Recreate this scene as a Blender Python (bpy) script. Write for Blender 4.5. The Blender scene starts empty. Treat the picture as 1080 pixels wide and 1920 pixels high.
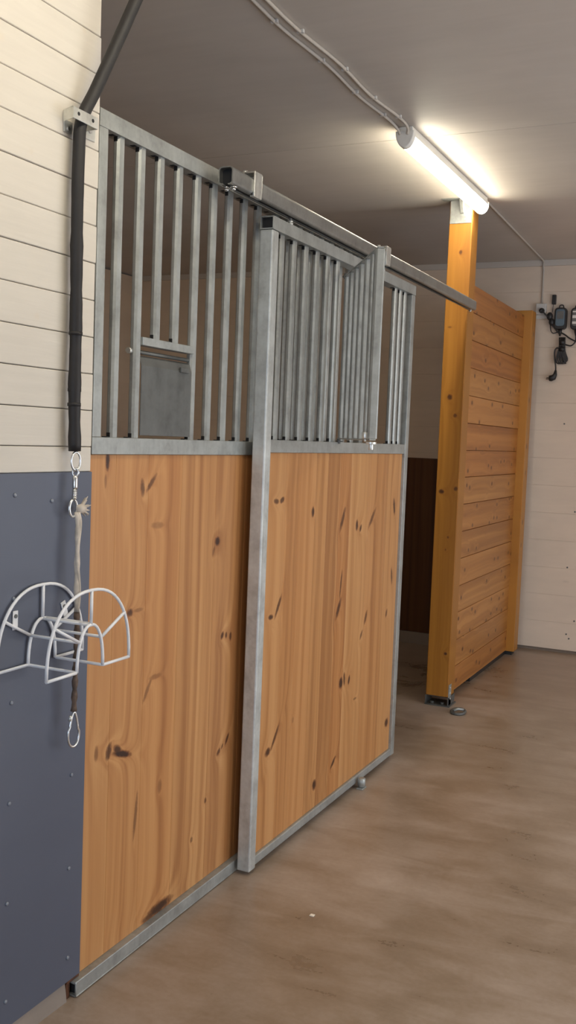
import bpy, bmesh, math, random
from mathutils import Vector, Matrix
random.seed(7)
C = bpy.context.scene.collection
PI = math.pi

# ------------------------------------------------------------------ materials
class N:
    """small helper around one node tree"""
    def __init__(s, name):
        s.m = bpy.data.materials.new(name); s.m.use_nodes = True
        s.t = s.m.node_tree; s.t.nodes.clear()
        s.out = s.t.nodes.new('ShaderNodeOutputMaterial')
    def n(s, kind, **kw):
        x = s.t.nodes.new(kind)
        for k, v in kw.items(): setattr(x, k, v)
        return x
    def link(s, a, b): s.t.links.new(a, b)
    def val(s, sock, v):
        if isinstance(v, bpy.types.NodeSocket): s.link(v, sock)
        else: sock.default_value = v
    def math(s, op, a, b=0.0, c=0.0):
        x = s.n('ShaderNodeMath', operation=op)
        s.val(x.inputs[0], a); s.val(x.inputs[1], b); s.val(x.inputs[2], c)
        return x.outputs[0]
    def xyz(s, x, y, z):
        c = s.n('ShaderNodeCombineXYZ')
        s.val(c.inputs[0], x); s.val(c.inputs[1], y); s.val(c.inputs[2], z)
        return c.outputs[0]
    def pos(s):
        g = s.n('ShaderNodeNewGeometry'); p = s.n('ShaderNodeSeparateXYZ')
        s.link(g.outputs['Position'], p.inputs[0])
        return g, p.outputs[0], p.outputs[1], p.outputs[2]
    def noise(s, vec, scale=5.0, detail=3.0, rough=0.5, dist=0.0):
        x = s.n('ShaderNodeTexNoise')
        s.link(vec, x.inputs['Vector'])
        x.inputs['Scale'].default_value = scale; x.inputs['Detail'].default_value = detail
        x.inputs['Roughness'].default_value = rough; x.inputs['Distortion'].default_value = dist
        return x.outputs['Fac']
    def ramp(s, fac, stops):
        x = s.n('ShaderNodeValToRGB'); s.link(fac, x.inputs[0])
        e = x.color_ramp.elements
        while len(e) > 1: e.remove(e[-1])
        for i, (p, c) in enumerate(stops):
            k = e[0] if i == 0 else e.new(p)
            k.position = p; k.color = c if len(c) == 4 else (*c, 1)
        return x.outputs[0]
    def rng(s, v, a, b, c=0.0, d=1.0, smooth=False):
        x = s.n('ShaderNodeMapRange'); x.clamp = True
        if smooth: x.interpolation_type = 'SMOOTHSTEP'
        s.val(x.inputs[0], v)
        for i, q in enumerate((a, b, c, d)): x.inputs[i+1].default_value = q
        return x.outputs[0]
    def mix(s, fac, a, b, mode='MIX'):
        x = s.n('ShaderNodeMix', data_type='RGBA', blend_type=mode)
        s.val(x.inputs[0], fac)
        for sock, v in ((x.inputs[6], a), (x.inputs[7], b)):
            if isinstance(v, bpy.types.NodeSocket): s.link(v, sock)
            else: sock.default_value = v if len(v) == 4 else (*v, 1)
        return x.outputs[2]
    def bump(s, h, strength=0.2, dist=0.002):
        x = s.n('ShaderNodeBump'); x.inputs['Strength'].default_value = strength
        x.inputs['Distance'].default_value = dist; s.link(h, x.inputs['Height'])
        return x.outputs[0]
    def bsdf(s, color, rough=0.5, metal=0.0, normal=None, spec=0.5, coat=0.0):
        b = s.n('ShaderNodeBsdfPrincipled')
        if isinstance(color, bpy.types.NodeSocket): s.link(color, b.inputs['Base Color'])
        else: b.inputs['Base Color'].default_value = (*color, 1)
        s.val(b.inputs['Roughness'], rough); s.val(b.inputs['Metallic'], metal)
        b.inputs['Specular IOR Level'].default_value = spec
        b.inputs['Coat Weight'].default_value = coat
        if normal is not None: s.link(normal, b.inputs['Normal'])
        s.link(b.outputs[0], s.out.inputs[0])
        return s.m

def plain(name, col, rough=0.5, metal=0.0, var=0.06, scale=30):
    k = N(name); g, x, y, z = k.pos()
    f = k.noise(g.outputs['Position'], scale, 3)
    lo = tuple(c*(1-var) for c in col); hi = tuple(min(1, c*(1+var)) for c in col)
    return k.bsdf(k.ramp(f, [(0.3, lo), (0.7, hi)]), rough, metal)

def wood(name, across, grain, c_dark, c_mid, c_light, knots=(), stretch=1.0, auto_knots=0.0, rough=0.42, board_var=0.5, tint2=None, knot_col=(0.09, 0.025, 0.008)):
    """pine boards: fine streaks along the grain, growth rings that bend round the knots"""
    k = N(name); g, x, y, z = k.pos(); ax = {'X': x, 'Y': y, 'Z': z}
    a, w = ax[across], ax[grain]
    dep = ax[[q for q in 'XYZ' if q not in (across, grain)][0]]
    isl = g.outputs['Random Per Island']
    off = k.math('MULTIPLY', isl, 7.3)
    spread = None; core = None; heart = None
    rag = k.math('SUBTRACT', k.noise(g.outputs['Position'], 70, 3, 0.6, 0.5), 0.5)
    for (ka, kw, ra, rw, tilt, st) in knots:
        da = k.math('SUBTRACT', a, ka); dw = k.math('SUBTRACT', w, kw)
        if tilt:
            da = k.math('MULTIPLY_ADD', dw, -math.tan(tilt), da)
        da = k.math('DIVIDE', da, ra); dw = k.math('DIVIDE', dw, rw)
        d2 = k.math('MULTIPLY_ADD', rag, 1.1, k.math('ADD', k.math('MULTIPLY', da, da), k.math('MULTIPLY', dw, dw)))
        s1 = k.math('DIVIDE', st*1.0, k.math('MULTIPLY_ADD', d2, 0.45, 1.0))
        s2 = k.math('MULTIPLY', k.rng(d2, 0.55, 1.35, 1.0, 0.0, True), st)
        s3 = k.math('MULTIPLY', k.rng(d2, 0.15, 0.75, 1.0, 0.0, True), st*st)
        heart = s3 if heart is None else k.math('MAXIMUM', heart, s3)
        spread = s1 if spread is None else k.math('ADD', spread, s1)
        core = s2 if core is None else k.math('MAXIMUM', core, s2)
    if auto_knots:
        va = k.xyz(k.math('MULTIPLY', a, 8.0), k.math('MULTIPLY_ADD', w, 5.5, off), 0.0)
        v = k.n('ShaderNodeTexVoronoi', voronoi_dimensions='2D'); k.link(va, v.inputs['Vector']); v.inputs['Scale'].default_value = 1.0
        vc = k.n('ShaderNodeSeparateColor'); k.link(v.outputs['Color'], vc.inputs[0])
        gate = k.rng(vc.outputs[0], 1-auto_knots, 1-auto_knots+0.02)
        s1 = k.math('MULTIPLY', k.math('DIVIDE', 1.0, k.math('MULTIPLY_ADD', k.math('POWER', v.outputs['Distance'], 2.0), 40.0, 1.0)), gate)
        s2 = k.math('MULTIPLY', k.rng(v.outputs['Distance'], 0.05, 0.14, 0.9, 0.0, True), gate)
        spread = s1 if spread is None else k.math('ADD', spread, s1)
        core = s2 if core is None else k.math('MAXIMUM', core, s2)
    wob = k.noise(k.xyz(k.math('MULTIPLY', a, 5), off, k.math('MULTIPLY', w, 0.30*stretch)), 1.0, 2)
    ph = k.math('MULTIPLY_ADD', wob, 5.0, k.math('MULTIPLY', a, 30.0))
    if spread is not None: ph = k.math('MULTIPLY_ADD', spread, 2.2, ph)
    ring = k.noise(k.xyz(ph, off, k.math('MULTIPLY', w, 0.35)), 0.9, 2, 0.6)
    fine = k.noise(k.xyz(k.math('MULTIPLY', a, 260), k.math('ADD', dep, off), k.math('MULTIPLY', w, 5.0)), 1.0, 2)
    band = k.noise(k.xyz(k.math('MULTIPLY', a, 17), off, k.math('MULTIPLY', w, 0.22)), 1.0, 3)
    ring = k.math('MULTIPLY_ADD', k.math('SUBTRACT', band, 0.5), 0.85, ring)
    tone = k.math('ADD', k.math('MULTIPLY', ring, 0.85), k.math('MULTIPLY', fine, 0.16))
    tone = k.math('ADD', tone, k.math('MULTIPLY', k.math('SUBTRACT', isl, 0.5), board_var*0.4))
    col = k.ramp(tone, [(0.30, c_dark), (0.52, c_mid), (0.74, c_light)])
    if tint2 is not None:
        w2 = k.n('ShaderNodeTexWhiteNoise', noise_dimensions='1D'); k.link(k.math('MULTIPLY', isl, 91.7), w2.inputs['W'])
        col = k.mix(k.rng(w2.outputs['Value'], 0.3, 0.9, 0.0, 0.75), col, tint2, 'MULTIPLY')
    if core is not None: col = k.mix(k.math('MULTIPLY', core, 0.85), col, (0.17, 0.055, 0.016) if heart is not None else knot_col)
    if heart is not None: col = k.mix(heart, col, (0.035, 0.012, 0.005))
    nrm = k.bump(tone, 0.12, 0.001)
    return k.bsdf(col, rough, 0, nrm, 0.45)

def galv(name, base=(0.50, 0.52, 0.51), metal=0.55, rough=0.42):
    k = N(name); g, x, y, z = k.pos()
    a = k.noise(g.outputs['Position'], 14, 4, 0.6); b = k.noise(g.outputs['Position'], 90, 2)
    s = k.noise(k.xyz(k.math('MULTIPLY', x, 60), k.math('MULTIPLY', y, 60), k.math('MULTIPLY', z, 4)), 1.0, 2)
    t = k.math('ADD', k.math('MULTIPLY', a, 0.6), k.math('ADD', k.math('MULTIPLY', b, 0.2), k.math('MULTIPLY', s, 0.2)))
    col = k.ramp(t, [(0.32, tuple(c*0.72 for c in base)), (0.5, base), (0.68, tuple(min(1, c*1.22) for c in base))])
    return k.bsdf(col, k.rng(t, 0.3, 0.7, rough-0.08, rough+0.12), metal, k.bump(b, 0.05, 0.0006))

M = {}
M['galv'] = galv('galvanised_steel', (0.37, 0.385, 0.37), 0.5, 0.42)
M['galv_new'] = galv('pale_galvanised_steel', (0.53, 0.55, 0.535), 0.45, 0.42)
M['galv_dark'] = galv('weathered_galvanised_sheet', (0.125, 0.128, 0.122), 0.4, 0.45)
M['galv_track'] = galv('streaked_track_steel', (0.30, 0.30, 0.285), 0.75, 0.36)
M['zinc'] = galv('bright_zinc', (0.66, 0.66, 0.62), 0.75, 0.32)
M['hole'] = plain('painted_hollow_shade', (0.012, 0.012, 0.013), 0.8)  # near-black pieces stand in for the shade inside holes and tube ends
M['black_plastic'] = plain('black_plastic', (0.018, 0.017, 0.017), 0.45)
M['rubber'] = plain('black_rubber_sleeve', (0.012, 0.010, 0.010), 0.6, 0, 0.2, 40)
M['chrome'] = galv('nickel_plated', (0.72, 0.72, 0.70), 0.9, 0.22)
M['white_wire'] = plain('white_plastic_coated_wire', (0.80, 0.81, 0.83), 0.35, 0, 0.02)
M['white_plastic'] = plain('white_plastic', (0.62, 0.60, 0.57), 0.4, 0, 0.03)
M['lamp_plastic'] = plain('lamp_housing_plastic', (0.80, 0.78, 0.73), 0.45, 0, 0.03)
M['blue_grey'] = plain('blue_grey_plastic', (0.10, 0.155, 0.20), 0.4, 0, 0.1)
M['screen_grey'] = plain('grey_plastic_face', (0.13, 0.13, 0.125), 0.35, 0, 0.15)

def mat_painted(name, col, bumpy=0.25, rough=0.55, stretch=(4, 4, 60), specks=0.0, speck_col=(0.25, 0.2, 0.17)):
    k = N(name); g, x, y, z = k.pos()
    v = k.xyz(k.math('MULTIPLY', x, stretch[0]), k.math('MULTIPLY', y, stretch[1]), k.math('MULTIPLY', z, stretch[2]))
    gr = k.noise(v, 1.0, 3, 0.6, 0.4); big = k.noise(g.outputs['Position'], 2.2, 3)
    t = k.math('ADD', k.math('MULTIPLY', gr, 0.35), k.math('MULTIPLY', big, 0.65))
    c = k.ramp(t, [(0.35, tuple(q*0.93 for q in col)), (0.65, tuple(min(1, q*1.04) for q in col))])
    if specks:
        vv = k.xyz(k.math('MULTIPLY', x, 3.0), k.math('MULTIPLY', y, 9.0), k.math('MULTIPLY', z, 9.0))
        vo = k.n('ShaderNodeTexVoronoi'); k.link(vv, vo.inputs['Vector']); vo.inputs['Scale'].default_value = 1.0
        sc = k.n('ShaderNodeSeparateColor'); k.link(vo.outputs['Color'], sc.inputs[0])
        gate = k.rng(sc.outputs[0], 1-specks, 1-specks+0.01)
        kn = k.math('MULTIPLY', k.rng(vo.outputs['Distance'], 0.03, 0.12, 0.55, 0.0, True), gate)
        c = k.mix(kn, c, speck_col)
    return k.bsdf(c, rough, 0, k.bump(gr, bumpy, 0.0015))
M['cream'] = mat_painted('cream_painted_boards', (0.63, 0.585, 0.515), 0.35, 0.5, (5, 5, 70), 0.10, (0.62, 0.55, 0.46))
M['wall_white'] = mat_painted('cream_painted_wall', (0.72, 0.60, 0.485), 0.15, 0.6, (4, 4, 20), 0.06, (0.45, 0.37, 0.31))
M['cable_paint'] = plain('cable_painted_over', (0.52, 0.475, 0.42), 0.5, 0, 0.03)
M['groove'] = plain('shadow_gap_board', (0.20, 0.155, 0.12), 0.8)
M['ceiling'] = mat_painted('painted_ceiling_board', (0.56, 0.515, 0.465), 0.15, 0.6, (3, 20, 3), 0.10, (0.34, 0.29, 0.26))
M['blue_panel'] = mat_painted('blue_grey_sheet', (0.092, 0.105, 0.146), 0.06, 0.42, (3, 3, 6))
M['panel_screw'] = plain('painted_screw', (0.22, 0.24, 0.28), 0.4, 0.2)
M['concrete_block'] = mat_painted('rough_concrete_plinth', (0.27, 0.225, 0.19), 0.8, 0.85, (25, 25, 25))
M['rust'] = plain('rusty_wet_wood', (0.10, 0.035, 0.012), 0.7, 0, 0.4, 60)
M['dark_wood'] = wood('dark_stall_boards', 'X', 'Z', (0.065, 0.021, 0.005), (0.095, 0.032, 0.007), (0.125, 0.046, 0.011), rough=0.6)
M['twine'] = plain('dirty_pale_twine', (0.52, 0.46, 0.39), 0.9, 0, 0.35, 25)
M['twine_dirty'] = plain('brown_soiled_twine', (0.11, 0.075, 0.055), 0.9, 0, 0.45, 60)
M['straw'] = plain('pale_chip', (0.78, 0.72, 0.62), 0.8)
M['debris'] = plain('dark_straw_bits', (0.10, 0.055, 0.03), 0.8)

def mat_floor():
    k = N('polished_concrete_floor'); g, x, y, z = k.pos(); P = g.outputs['Position']
    big = k.noise(P, 0.9, 4, 0.55, 0.3); mid = k.noise(P, 4.0, 5, 0.6, 0.4); fin = k.noise(P, 60, 3, 0.6)
    sweep = k.noise(k.xyz(k.math('MULTIPLY', x, 2.2), k.math('MULTIPLY', y, 7.0), z), 1.0, 5, 0.65, 0.6)
    t = k.math('ADD', k.math('MULTIPLY', big, 0.42), k.math('ADD', k.math('MULTIPLY', mid, 0.22), k.math('ADD', k.math('MULTIPLY', sweep, 0.28), k.math('MULTIPLY', fin, 0.08))))
    c = k.ramp(t, [(0.34, (0.155, 0.104, 0.066)), (0.46, (0.265, 0.195, 0.140)), (0.56, (0.36, 0.282, 0.226)), (0.68, (0.47, 0.39, 0.335))])
    sp = k.noise(P, 22, 2, 0.5, 0.5)
    c = k.mix(k.rng(sp, 0.75, 0.81, 0, 0.22), c, (0.09, 0.05, 0.028))
    # scuffed pale sweep marks on the near door threshold
    r = k.rng(t, 0.35, 0.65, 0.22, 0.46)
    return k.bsdf(c, r, 0, k.bump(fin, 0.08, 0.0008), 0.5)
M['floor'] = mat_floor()

k_ = N('lit_lamp_diffuser')
e_ = k_.n('ShaderNodeEmission'); e_.inputs['Color'].default_value = (1.0, 0.91, 0.72, 1); e_.inputs['Strength'].default_value = 48.0
k_.link(e_.outputs[0], k_.out.inputs[0]); M['lit'] = k_.m

FK = [ # knots of the fixed panel: y, z, half width, half length, lean, strength
 (2.127,1.382,.010,.026,0,.97),(2.120,1.33,.006,.02,0,.4),(2.292,1.309,.012,.026,-.12,.72),(2.336,1.322,.012,.026,.75,.72),(2.722,1.129,.018,.016,0,.95),(2.70,1.10,.008,.016,.3,.5),
 (2.373,1.201,.034,.010,-.3,.35),(2.247,.969,.016,.012,0,.85),(2.29,.971,.026,.006,.2,.4),(2.774,.820,.011,.014,.3,.85),(2.80,.817,.008,.012,0,.8),(2.830,.808,.009,.016,0,.8),
 (2.345,.735,.010,.035,.55,.5),(2.385,.765,.035,.008,.3,.4),(2.228,.582,.030,.018,-1.12,1.0),(2.205,.60,.018,.016,-.6,.9),(2.165,.605,.014,.024,.2,.8),(2.830,.466,.010,.020,.5,.85),
 (2.775,.437,.013,.012,.5,.75),(2.80,.45,.007,.010,.5,.7),(2.302,.384,.008,.075,.10,.6),(2.445,.058,.075,.020,.15,.95),(2.39,.052,.04,.012,.3,.8),(2.425,.43,.012,.022,0,.45),
 (2.109,.614,.010,.022,0,.55),(2.70,.30,.008,.010,0,.7),(2.62,.20,.008,.010,0,.6)]
DK = [(3.309,1.196,.014,.020,0,.92),(3.598,1.150,.016,.050,.45,.8),(3.756,1.120,.014,.024,0,.9),(3.80,1.105,.012,.016,.3,.85),
 (3.93,1.14,.018,.045,.75,.7),(4.206,1.175,.014,.04,-.25,.9),(3.610,.897,.009,.06,.14,.75),(3.595,.80,.018,.042,.50,.85),
 (2.990,.855,.020,.010,-.2,.9),(3.045,.885,.012,.040,.55,.8),(3.743,.485,.012,.020,.2,.9),(3.655,.49,.022,.026,0,.95),(3.69,.50,.012,.03,-.1,.8),(4.214,.862,.012,.04,-.2,.75),
 (4.166,.70,.012,.020,.2,.7),(3.905,.72,.014,.03,.4,.75),(4.236,.186,.024,.022,0,.9),(3.005,.385,.022,.016,.3,.9),(3.06,.425,.012,.045,.65,.8),(3.607,.178,.016,.022,.8,.9),
 (3.425,.143,.020,.022,0,.95),(3.861,.653,.012,.020,.5,.7),(3.0,1.247,.020,.010,-.4,.8),(3.045,1.250,.018,.012,.5,.8),(3.82,.39,.018,.006,0,.6),(3.204,.449,.010,.012,0,.35)]
M['pine_fixed'] = wood('oiled_pine_boards_fixed', 'Y', 'Z', (0.36, 0.155, 0.052), (0.50, 0.245, 0.090), (0.60, 0.325, 0.130), FK, tint2=(0.88, 0.70, 0.55), board_var=0.6)
M['pine_door'] = wood('oiled_pine_boards_door', 'Y', 'Z', (0.34, 0.145, 0.046), (0.48, 0.230, 0.080), (0.57, 0.300, 0.118), DK, tint2=(0.84, 0.68, 0.54), board_var=0.6)
M['pine_post'] = wood('varnished_pine_post', 'X', 'Z', (0.33, 0.130, 0.016), (0.41, 0.175, 0.024), (0.48, 0.215, 0.034), (
 (-.02,2.50,.010,.014,0,.8),(-.04,1.72,.016,.018,0,.85),(-.06,1.20,.016,.014,0,.9),(-.005,1.62,.012,.012,0,.7),(.02,1.22,.012,.014,0,.8),(.01,.30,.010,.010,0,.9),(-.01,.95,.006,.008,0,.7),(-.02,.88,.005,.008,0,.6),(-.06,2.1,.012,.006,0,.5)))
M['pine_plank'] = wood('varnished_pine_planks', 'Z', 'Y', (0.33, 0.130, 0.030), (0.43, 0.185, 0.046), (0.52, 0.240, 0.068), (), auto_knots=0.55, tint2=(0.92, 0.76, 0.58), board_var=0.5)
M['pine_batten'] = wood('varnished_pine_batten', 'Y', 'Z', (0.35, 0.140, 0.018), (0.44, 0.190, 0.028), (0.52, 0.235, 0.042), (), auto_knots=0.2)

# ------------------------------------------------------------------ mesh helpers
class MB:
    def __init__(s): s.v = []; s.f = []; s.mi = []; s.sm = []
    def add(s, vs, fs, mi=0, smooth=False):
        b = len(s.v); s.v += [tuple(p) for p in vs]
        for f in fs: s.f.append([b+i for i in f]); s.mi.append(mi); s.sm.append(smooth)
        return s
    def box(s, x0, x1, y0, y1, z0, z1, mi=0):
        vs = [(x, y, z) for z in (z0, z1) for y in (y0, y1) for x in (x0, x1)]
        return s.add(vs, [(0,2,3,1),(4,5,7,6),(0,1,5,4),(2,6,7,3),(0,4,6,2),(1,3,7,5)], mi)
    def obox(s, o, u, v, w, mi=0):
        """box from corner o spanned by vectors u, v, w"""
        o, u, v, w = map(Vector, (o, u, v, w))
        vs = [o+u*a+v*b+w*c for c in (0,1) for b in (0,1) for a in (0,1)]
        fs = [(0,2,3,1),(4,5,7,6),(0,1,5,4),(2,6,7,3),(0,4,6,2),(1,3,7,5)]
        if u.cross(v).dot(w) < 0: fs = [f[::-1] for f in fs]
        return s.add(vs, fs, mi)
    def tube(s, pts, r, seg=10, closed=False, caps=True, mi=0):
        P = [Vector(p) for p in pts]; n = len(P)
        rs = r if isinstance(r, (list, tuple)) else [r]*n
        T = []
        for i in range(n):
            a = P[(i-1) % n] if (closed or i > 0) else P[i]; b = P[(i+1) % n] if (closed or i < n-1) else P[i]
            T.append((b-a).normalized())
        ref = Vector((0,0,1)) if abs(T[0].z) < 0.9 else Vector((1,0,0))
        nrm = (ref - T[0]*ref.dot(T[0])).normalized(); vs = []
        for i in range(n):
            nrm = (nrm - T[i]*nrm.dot(T[i])).normalized(); bi = T[i].cross(nrm)
            for j in range(seg):
                t = 2*PI*j/seg; vs.append(P[i] + (nrm*math.cos(t)+bi*math.sin(t))*rs[i])
        fs = []
        for i in range(n if closed else n-1):
            for j in range(seg):
                a = i*seg+j; b = i*seg+(j+1) % seg; c = ((i+1) % n)*seg+(j+1) % seg; d = ((i+1) % n)*seg+j
                fs.append((a, b, c, d))
        s.add(vs, fs, mi, True)
        if caps and not closed:
            base = len(s.v)-len(vs)
            for idx in ([base+j for j in range(seg)][::-1], [base+(n-1)*seg+j for j in range(seg)]):
                s.f.append(idx); s.mi.append(mi); s.sm.append(False)
        return s
    def cyl(s, a, b, r, seg=16, mi=0): return s.tube([a, b], r, seg, mi=mi)
    def prism(s, prof, axis, a0, a1, mi=0, smooth=False):
        """extrude a closed 2D profile along an axis; prof in the two other axes (xyz order)"""
        def P(p, t):
            return {'X': (t, p[0], p[1]), 'Y': (p[0], t, p[1]), 'Z': (p[0], p[1], t)}[axis]
        n = len(prof); vs = [P(p, a0) for p in prof]+[P(p, a1) for p in prof]
        ar = sum(prof[i][0]*prof[(i+1) % n][1]-prof[(i+1) % n][0]*prof[i][1] for i in range(n))
        flip = (ar > 0) == (axis == 'Y')
        fs = [(i, (i+1) % n, n+(i+1) % n, n+i) for i in range(n)]
        caps = [list(range(n))[::-1], [n+i for i in range(n)]]
        if flip: fs = [f[::-1] for f in fs]; caps = [c[::-1] for c in caps]
        s.add(vs, fs, mi, smooth); b = len(s.v)-2*n
        for c in caps: s.f.append([b+i for i in c]); s.mi.append(mi); s.sm.append(False)
        return s
    def hollow(s, x0, x1, z0, z1, y0, y1, t, mi=0, axis='Y'):
        """square tube along Y with open ends"""
        s.box(x0, x1, y0, y1, z1-t, z1, mi); s.box(x0, x1, y0, y1, z0, z0+t, mi)
        s.box(x0, x0+t, y0, y1, z0+t, z1-t, mi); s.box(x1-t, x1, y0, y1, z0+t, z1-t, mi)
        return s
    def ball(s, c, r, seg=12, mi=0, sc=(1,1,1)):
        vs = []; fs = []; rings = seg//2
        for i in range(rings+1):
            p = PI*i/rings
            for j in range(seg):
                t = 2*PI*j/seg
                vs.append((c[0]+r*sc[0]*math.sin(p)*math.cos(t), c[1]+r*sc[1]*math.sin(p)*math.sin(t), c[2]+r*sc[2]*math.cos(p)))
        for i in range(rings):
            for j in range(seg):
                a = i*seg+j; b = i*seg+(j+1) % seg
                fs.append((a, a+seg, b+seg, b))
        return s.add(vs, fs, mi, True)
    def build(s, name, mats, parent=None, bevel=0.0, seg=2):
        if not isinstance(mats, (list, tuple)): mats = [mats]
        xs = list(zip(*s.v)); c = Vector([(min(q)+max(q))/2 for q in xs])
        base = world(parent) if parent else Vector((0,0,0))
        if parent is None: c.z = min(xs[2])
        me = bpy.data.meshes.new(name)
        me.from_pydata([Vector(p)-c for p in s.v], [], s.f)
        for m in mats: me.materials.append(m)
        for p, mi, sm in zip(me.polygons, s.mi, s.sm): p.material_index = mi; p.use_smooth = sm
        bm = bmesh.new(); bm.from_mesh(me)
        bmesh.ops.remove_doubles(bm, verts=bm.verts, dist=1e-6)
        bmesh.ops.recalc_face_normals(bm, faces=bm.faces)
        bm.to_mesh(me); bm.free(); me.update()
        o = bpy.data.objects.new(name, me); C.objects.link(o)
        if parent: o.parent = parent
        o.location = c-base
        if bevel:
            b = o.modifiers.new('edge', 'BEVEL'); b.width = bevel; b.segments = seg; b.limit_method = 'ANGLE'; b.angle_limit = math.radians(50)
            b.harden_normals = False
        return o

def world(o):
    v = Vector((0,0,0))
    while o: v = v+o.location; o = o.parent
    return v
def thing(name, label, cat, loc, group=None):
    o = bpy.data.objects.new(name, None); C.objects.link(o); o.location = loc
    o.empty_display_size = 0.1
    o['label'] = label; o['category'] = cat
    if group: o['group'] = group
    return o
def tag(o, label, cat, group=None):
    o['label'] = label; o['category'] = cat
    if group: o['group'] = group
    return o
def struct(o): o['kind'] = 'structure'; return o
def copy_at(o, parent, loc):
    c = o.copy(); C.objects.link(c); c.parent = parent; c.location = Vector(loc)-world(parent); return c
def smooth_path(pts, n=8):
    """Catmull-Rom through points"""
    P = [Vector(p) for p in pts]; P = [2*P[0]-P[1]]+P+[2*P[-1]-P[-2]]; out = []
    for i in range(1, len(P)-2):
        for k in range(n):
            t = k/n; a, b, c, d = P[i-1], P[i], P[i+1], P[i+2]
            out.append(0.5*((2*b)+(c-a)*t+(2*a-5*b+4*c-d)*t*t+(3*b-a-3*c+d)*t**3))
    out.append(P[-2]); return out

CEIL = 2.78; YB = 7.24; XL = -3.40; XR = 3.4; YF = -4.6
# ------------------------------------------------------------------ setting
def floor_mesh():
    m = MB(); xs = [XL-.2, -2.0, -1.0, -0.35, -0.14, XR+.2]; ys = [YF-2.5, 0, 2, 4, 5.2, 6.2, YB+.2]
    def h(x, y):
        if x > -0.2: return 0.0
        q = min(1, max(0, (y-5.0)/2.2)); return -0.062*q*min(1, (-0.14-x)/0.21)
    vs = [(x, y, h(x, y)) for y in ys for x in xs]; nx = len(xs)
    fs = [(j*nx+i, j*nx+i+1, (j+1)*nx+i+1, (j+1)*nx+i) for j in range(len(ys)-1) for i in range(nx-1)]
    return m.add(vs, fs)
fl = struct(floor_mesh().build('floor', M['floor']))

m = MB()
m.box(XL-.2, XR+.2, YF-.2, 1.72, CEIL, CEIL+.05); m.box(XL-.2, XR+.2, 1.723, 4.21, CEIL, CEIL+.05)
m.box(XL-.2, XR+.2, 4.213, 5.43, CEIL, CEIL+.05); m.box(XL-.2, XR+.2, 5.433, YB+.2, CEIL+.012, CEIL+.062)
struct(m.build('ceiling', M['ceiling'], bevel=0.002))

# left wall: horizontal cream planks above, blue-grey sheet below, rough concrete plinth
WE = 2.045
m = MB(); m.box(-.12, -.012, YF, WE-.002, 0.0, CEIL)
wl = struct(m.build('wall_left', M['groove']))
m = MB(); z = 1.357; edges = [1.357]+[1.419+.0903*i for i in range(15)]+[CEIL]
for a, b in zip(edges[:-1], edges[1:]):
    e = random.uniform(-.0015, .0025)
    m.box(-.012, 0.0+random.uniform(-.0008, .0008), YF, WE+e, a+.0009, b-.0009)
m.build('painted_planks', M['cream'], wl, bevel=0.0016, seg=1)
bp = MB().box(-.012, 0.004, YF, WE, 0.052, 1.357).build('wainscot_sheet', M['blue_panel'], wl, bevel=0.001, seg=1)
scr = MB().tube([(0.004, 1.759, .6), (0.0068, 1.759, .6), (0.0082, 1.759, .6)], [.0052, .0048, .0025], 10).build('screw', M['panel_screw'], wl)
scr.location = Vector((0.006, 1.759, .596))-world(wl)
for (y, zz) in [(1.759,1.308),(1.761,1.072),(1.760,.832),(1.989,.596),(1.987,.355),(1.758,.358),(1.991,.118),(1.759,.121),(1.889,1.29),(1.99,.832),(1.30,1.308),(1.30,.596),(1.30,.121)]:
    copy_at(scr, wl, (0.006, y, zz))
# plinth: uneven cast concrete under the sheet
m = MB(); n = 60; prof = []
rows = []
for i in range(n+1):
    y = YF+(1.992-YF)*i/n
    wv = 0.003*math.sin(i*2.1)+0.003*math.sin(i*0.7)
    rows.append([(-.11, y, 0.0), (0.006+wv, y, 0.0), (0.001+wv*.5, y, 0.030), (-.004, y, 0.0515), (-.11, y, 0.0515)])
vs = [p for r in rows for p in r]; fs = []
for i in range(n):
    for j in range(5): fs.append((i*5+j, i*5+(j+1) % 5, (i+1)*5+(j+1) % 5, (i+1)*5+j))
fs += [[0,1,2,3,4], [n*5+j for j in (4,3,2,1,0)]]
m.add(vs, fs); m.build('concrete_plinth', M['concrete_block'], wl)

# stall side wall (runs back from the end of the left wall), outer wall, back wall, aisle walls
struct(MB().box(XL, -.125, 1.93, 2.03, 0, CEIL).build('wall_divider', M['wall_white']))
struct(MB().box(XL-.15, XL, YF-.15, YB+.15, -.1, CEIL).build('wall_outer', M['wall_white']))
struct(MB().box(XR, XR+.15, YF-.15, 1.9, -.1, CEIL).box(XR, XR+.15, 5.7, YB+.15, -.1, CEIL).box(XR, XR+.15, 1.9, 5.7, 2.15, CEIL).build('wall_right', M['wall_white']))
m = MB(); m.box(XL, XR, YB+.012, YB+.15, -.1, CEIL)
wb = struct(m.build('wall_back', M['groove']))
m = MB(); zz = 0.022
while zz < CEIL-.01:
    b = min(CEIL, zz+.196); m.box(XL, XR, YB, YB+.012, zz+.0003, b-.0003); zz = b
m.build('painted_boards', M['wall_white'], wb, bevel=0.0006, seg=1)
scr2 = MB().cyl((0, YB, 1), (0, YB-.003, 1), .006, 10).build('screw', M['galv_dark'], wb)
scr2.location = Vector((.35, YB-.0015, .14))-world(wb)
for (x, q) in [(.37,.11),(.33,.62),(.36,1.02),(.25,1.64),(.36,1.50),(.40,.24)]: copy_at(scr2, wb, (x, YB-.0015, q))
m = MB()
m.box(XL, -.06, YB-.035, YB-.0005, 0.03, 1.352)
struct(m.build('trim_1', M['dark_wood'], bevel=.002))
struct(MB().box(XL, -.06, YB-.05, YB-.0005, -.08, 0.029).build('baseboard_back', M['concrete_block']))
struct(MB().box(XL, XR, YB-.016, YB-.0005, CEIL-.03, CEIL+.012).build('trim_2', M['ceiling'], bevel=.002))
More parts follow.
